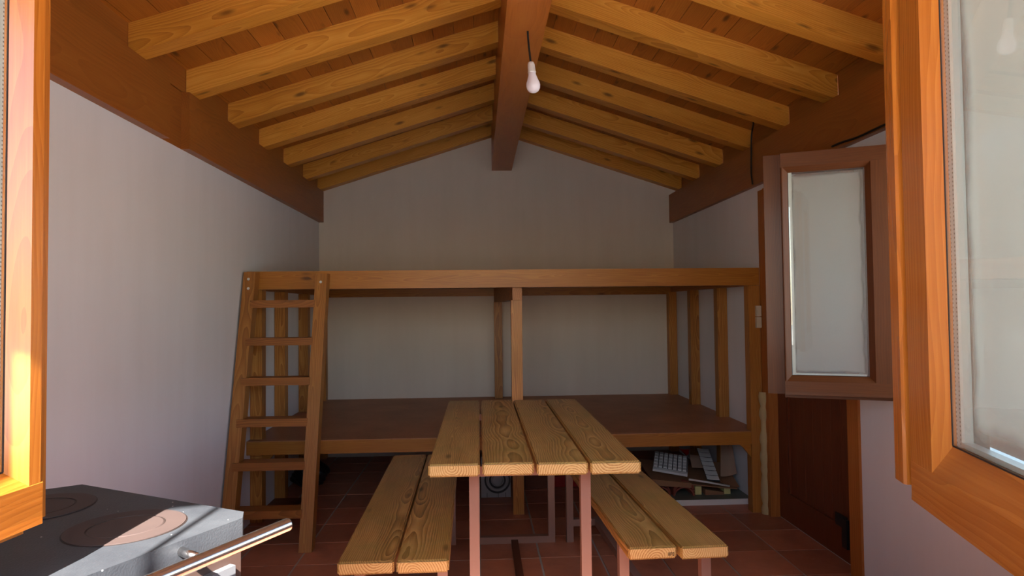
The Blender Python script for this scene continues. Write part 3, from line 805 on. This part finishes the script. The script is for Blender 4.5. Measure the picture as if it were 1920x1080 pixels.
# ------------------------------------------------------------------ things stored under the bunk
def sheet(name, corners, th, mats, parent=None, nx=6, bend=0.0, label=None, cat=None, group=None):
    """a thin bent sheet through four corners (a, b along the top, c, d back along the bottom)"""
    a, b, c, d = [Vector(p) for p in corners]
    nrm = (b - a).cross(d - a).normalized()
    org = (a + b + c + d) / 4
    bm = bmesh.new()
    rows = []
    for side in (0, 1):
        g = []
        for j in range(3):
            v = j / 2
            row = []
            for i in range(nx + 1):
                u = i / nx
                p = (a * (1 - u) + b * u) * (1 - v) + (d * (1 - u) + c * u) * v
                p = p + nrm * (bend * math.sin(math.pi * u) + (th if side else 0)) - org
                row.append(bm.verts.new(p))
            g.append(row)
        rows.append(g)
    for g in rows:
        for j in range(2):
            for i in range(nx): bm.faces.new((g[j][i], g[j][i + 1], g[j + 1][i + 1], g[j + 1][i]))
    A, B = rows
    for i in range(nx):
        bm.faces.new((A[0][i], A[0][i + 1], B[0][i + 1], B[0][i]))
        bm.faces.new((A[2][i], A[2][i + 1], B[2][i + 1], B[2][i]))
    for j in range(2):
        bm.faces.new((A[j][0], A[j + 1][0], B[j + 1][0], B[j][0]))
        bm.faces.new((A[j][nx], A[j + 1][nx], B[j + 1][nx], B[j][nx]))
    o = finish(name, bm, mats, parent, Matrix.Translation(org))
    if label: tag(o, label, cat, group)
    return o
sl = empty('insulation_board', (1.42, 4.35, 0), label='white insulation board lying on the floor under the bunk by the right post', cat='board')
box('core', 1.08, 1.732, 4.115, 4.47, 0.001, 0.036, WHITEB, sl, 0.002)
box('film', 1.082, 1.730, 4.117, 4.47, 0.036, 0.038, GREYTOP, sl, 0.0005)
ST = 0.0385
def barrel_tile(x, y, z, r, L, label):
    bm = bmesh.new()
    n, t = 14, 0.011
    ends = []
    for yy, rr in ((0, r), (L, r * 0.9)):
        o1 = [bm.verts.new((-rr * math.cos(math.pi * k / n), yy, rr * 0.85 * math.sin(math.pi * k / n))) for k in range(n + 1)]
        o2 = [bm.verts.new((-(rr - t) * math.cos(math.pi * k / n), yy, (rr - t) * 0.85 * math.sin(math.pi * k / n))) for k in range(n + 1)]
        ends.append((o1, o2))
    (a1, a2), (b1, b2) = ends
    for k in range(n):
        bm.faces.new((a1[k], a1[k + 1], b1[k + 1], b1[k]))
        bm.faces.new((a2[k], a2[k + 1], b2[k + 1], b2[k]))
        bm.faces.new((a1[k], a1[k + 1], a2[k + 1], a2[k]))
        bm.faces.new((b1[k], b1[k + 1], b2[k + 1], b2[k]))
    for q in (0, n):
        bm.faces.new((a1[q], a2[q], b2[q], b1[q]))
    o = finish('roof_tile', bm, CLAY, None, T(x, y, z), 0, False)
    tag(o, label, 'roof tile', 'clay roof tiles under the bunk')
for k, w in enumerate(('lowest', 'middle', 'top')):
    barrel_tile(1.318, 4.20, ST + k * 0.019, 0.070, 0.33, w + ' curved clay roof tile of the nested stack beside the yellow foam block')
for k, w in enumerate(('lower', 'upper')):
    barrel_tile(1.165, 4.22, ST + k * 0.019, 0.070, 0.33, w + ' curved clay roof tile of the stack half hidden by the right bench')
tag(box('foam_block', 1.398, 1.440, 4.22, 4.40, ST, ST + 0.055, YELLOW, None, 0.004), 'pale yellow foam block between the clay tiles and the cardboard', 'foam block')
tag(box('foam_block', 1.590, 1.632, 4.22, 4.40, ST, ST + 0.048, YELLOW, None, 0.004), 'pale yellow foam block under the right end of the cardboard pile', 'foam block')
sheet('cardboard_box', [(1.46, 4.205, 0.075), (1.585, 4.205, 0.055), (1.585, 4.205, ST), (1.46, 4.205, ST + 0.001)], 0.12, CARD, None, 6, 0.0, 'small brown cardboard box tucked between the two yellow foam blocks', 'cardboard box')
cb = empty('flattened_carton', (1.35, 4.3, 0.13), label='flattened brown carton lying tilted across tiles and foam blocks', cat='cardboard')
sheet('flap', [(1.10, 4.56, 0.205), (1.655, 4.56, 0.132), (1.66, 4.17, 0.088), (1.10, 4.17, 0.158)], 0.007, CARD, cb, 8, 0.004)
sheet('flap', [(1.10, 4.168, 0.160), (1.36, 4.168, 0.128), (1.35, 4.160, 0.100), (1.10, 4.160, 0.122)], 0.005, CARD, cb, 6, 0.0)
sheet('flap', [(1.52, 4.50, 0.205), (1.69, 4.46, 0.185), (1.68, 4.19, 0.092), (1.58, 4.19, 0.110)], 0.005, CARD, cb, 6, 0.01)
# white foam tray with a grid of ridges
ty = empty('foam_tray', (1.31, 4.36, 0.19), label='white foam tray with a grid of square cells on the carton pile', cat='tray')
MT = T(1.282, 4.37, 0.208) @ R(math.radians(-17), 'Z') @ R(math.radians(7), 'Y') @ R(math.radians(14), 'X') @ Matrix.Scale(0.86, 4)
bm = bmesh.new()
bm_box(bm, -0.130, 0.130, -0.145, 0.145, -0.012, 0.006)
finish('base', bm, TRAYM, ty, MT, 0.003)
bm = bmesh.new()
for i in range(7):
    for j in range(5):
        x0, y0 = -0.126 + i * 0.0362, -0.110 + j * 0.0505
        vs, _ = bm_box(bm, x0, x0 + 0.0300, y0, y0 + 0.0435, 0.008, 0.019)
        for v in vs[4:]:
            v.co.x += 0.003 * (1 if v.co.x < x0 + 0.015 else -1)
            v.co.y += 0.003 * (1 if v.co.y < y0 + 0.02 else -1)
tag(finish('cells', bm, TRAYM, ty, MT), kind='stuff')
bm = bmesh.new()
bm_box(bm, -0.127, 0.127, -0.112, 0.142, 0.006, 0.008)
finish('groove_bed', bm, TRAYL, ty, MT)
sheet('paper_card', [(1.455, 4.50, 0.235), (1.535, 4.50, 0.225), (1.505, 4.36, 0.175), (1.425, 4.36, 0.182)], 0.002, KRAFT, None, 4, 0.0, 'small pale card lying behind the white foam tray', 'card')
rs = sheet('red_strap', [(1.40, 4.56, 0.272), (1.47, 4.55, 0.262), (1.45, 4.50, 0.243), (1.425, 4.50, 0.236)], 0.004, REDP, None, 5, 0.01, 'red plastic strap sticking up behind the white foam tray', 'strap')
stp = empty('slatted_strip', (1.57, 4.36, 0.15), label='white plastic strip with dark slots bent over the carton pile', cat='strip')
for k in range(7):
    t0, t1 = k / 7, (k + 0.8) / 7
    a, b = Vector((1.57, 4.56, 0.262)), Vector((1.515, 4.20, 0.136))
    p, q = a.lerp(b, t0), a.lerp(b, t1)
    wv = Vector((0.042, 0.004, -0.006))
    sheet('slat', [p - wv, p + wv, q + wv, q - wv], 0.004, WHITEB, stp, 3, 0.004)
sheet('backing', [Vector((1.528, 4.562, 0.262)), Vector((1.612, 4.562, 0.250)), Vector((1.557, 4.200, 0.124)), Vector((1.473, 4.200, 0.136))], 0.002, DARKG, stp, 3, 0.0)
tag(tube('plastic_pipe', [(1.335, 4.150, 0.158), (1.46, 4.150, 0.136), (1.60, 4.150, 0.108)], 0.006, WHITEB), 'thin white plastic rod lying on the front edge of the carton', 'rod')
sheet('kraft_sheet', [(1.665, 4.46, 0.335), (1.725, 4.42, 0.325), (1.685, 4.24, 0.165), (1.575, 4.24, 0.150)], 0.003, KRAFT, None, 6, 0.012, 'curled sheet of brown paper leaning against the wall above the carton', 'paper')
# vent housing, boards, red box, bag
vt = empty('vent_housing', (0.102, 4.42, 0), label='grey plastic vent housing with round rings standing under the bunk behind the table legs', cat='vent')
box('housing', 0.002, 0.202, 4.41, 4.50, 0.0, 0.27, GREYV, vt, 0.004)
for r0 in (0.082, 0.064, 0.050):
    bm = bmesh.new()
    n = 36
    c = [[bm.verts.new((r * math.cos(2 * math.pi * k / n), y, r * math.sin(2 * math.pi * k / n))) for k in range(n)] for r, y in ((r0 - 0.006, 0.0), (r0 - 0.004, -0.012), (r0 + 0.004, -0.012), (r0 + 0.006, 0.0))]
    for i in range(3):
        for k in range(n): bm.faces.new((c[i][k], c[i][(k + 1) % n], c[i + 1][(k + 1) % n], c[i + 1][k]))
    finish('ring', bm, DARKG if r0 != 0.064 else GREYV, vt, T(0.112, 4.41, 0.115), 0, True)
lathe('hub', [(0.001, 0.010), (0.032, 0.008), (0.038, 0.0), (0.001, 0.0)], GREYV, T(0.112, 4.41, 0.115) @ R(math.pi / 2, 'X'), vt, 28)
for x in (0.04, 0.115, 0.165):
    box('rib', x, x + 0.003, 4.406, 4.41, 0.0, 0.03, DARKG, vt, 0)
tag(box('wood_board', 0.312, 0.478, 4.60, 4.635, 0.0, 0.24, DOORX, None, 0.003), 'dark brown board standing on edge under the bunk behind the table', 'board')
rb_ = empty('red_crate', (0.66, 4.72, 0), label='dim red plastic crate on the floor under the bunk behind the table', cat='crate')
for x0, x1, y0, y1, z0, z1 in ((0.50, 0.84, 4.62, 4.84, 0.001, 0.012), (0.50, 0.84, 4.62, 4.632, 0.012, 0.075), (0.50, 0.84, 4.828, 4.84, 0.012, 0.075), (0.50, 0.512, 4.632, 4.828, 0.012, 0.075), (0.828, 0.84, 4.632, 4.828, 0.012, 0.075)):
    box('side' if z0 > 0.005 else 'bottom', x0, x1, y0, y1, z0, z1, REDP, rb_, 0.002)
bm = bmesh.new()
bmesh.ops.create_icosphere(bm, subdivisions=4, radius=1.0)
rg = random.Random(5)
ph = [rg.uniform(0, 6) for _ in range(6)]
for v in bm.verts:
    n = v.co.copy()
    k = 1 + 0.09 * math.sin(5 * n.x + ph[0]) * math.cos(4 * n.z + ph[1]) + 0.06 * math.sin(9 * n.y + ph[2] + 3 * n.z) + 0.04 * math.sin(15 * n.x + 11 * n.z + ph[3])
    v.co = Vector((n.x * 0.125 * k, n.y * 0.15 * k, max(n.z * 0.085 * k + (0.03 * (1 - abs(n.x)) if n.z > 0.6 else 0), -0.085)))
tag(finish('black_bag', bm, BAGM, None, T(-1.225, 4.80, 0.086), 0, True), 'slumped black bag on the floor under the bunk behind the ladder', 'bag')
tag(box('wood_plank', -1.37, -1.17, 4.28, 4.44, 0.0015, 0.022, DOORX, None, 0.003), 'dark wooden plank lying flat on the floor under the bunk behind the ladder', 'plank')
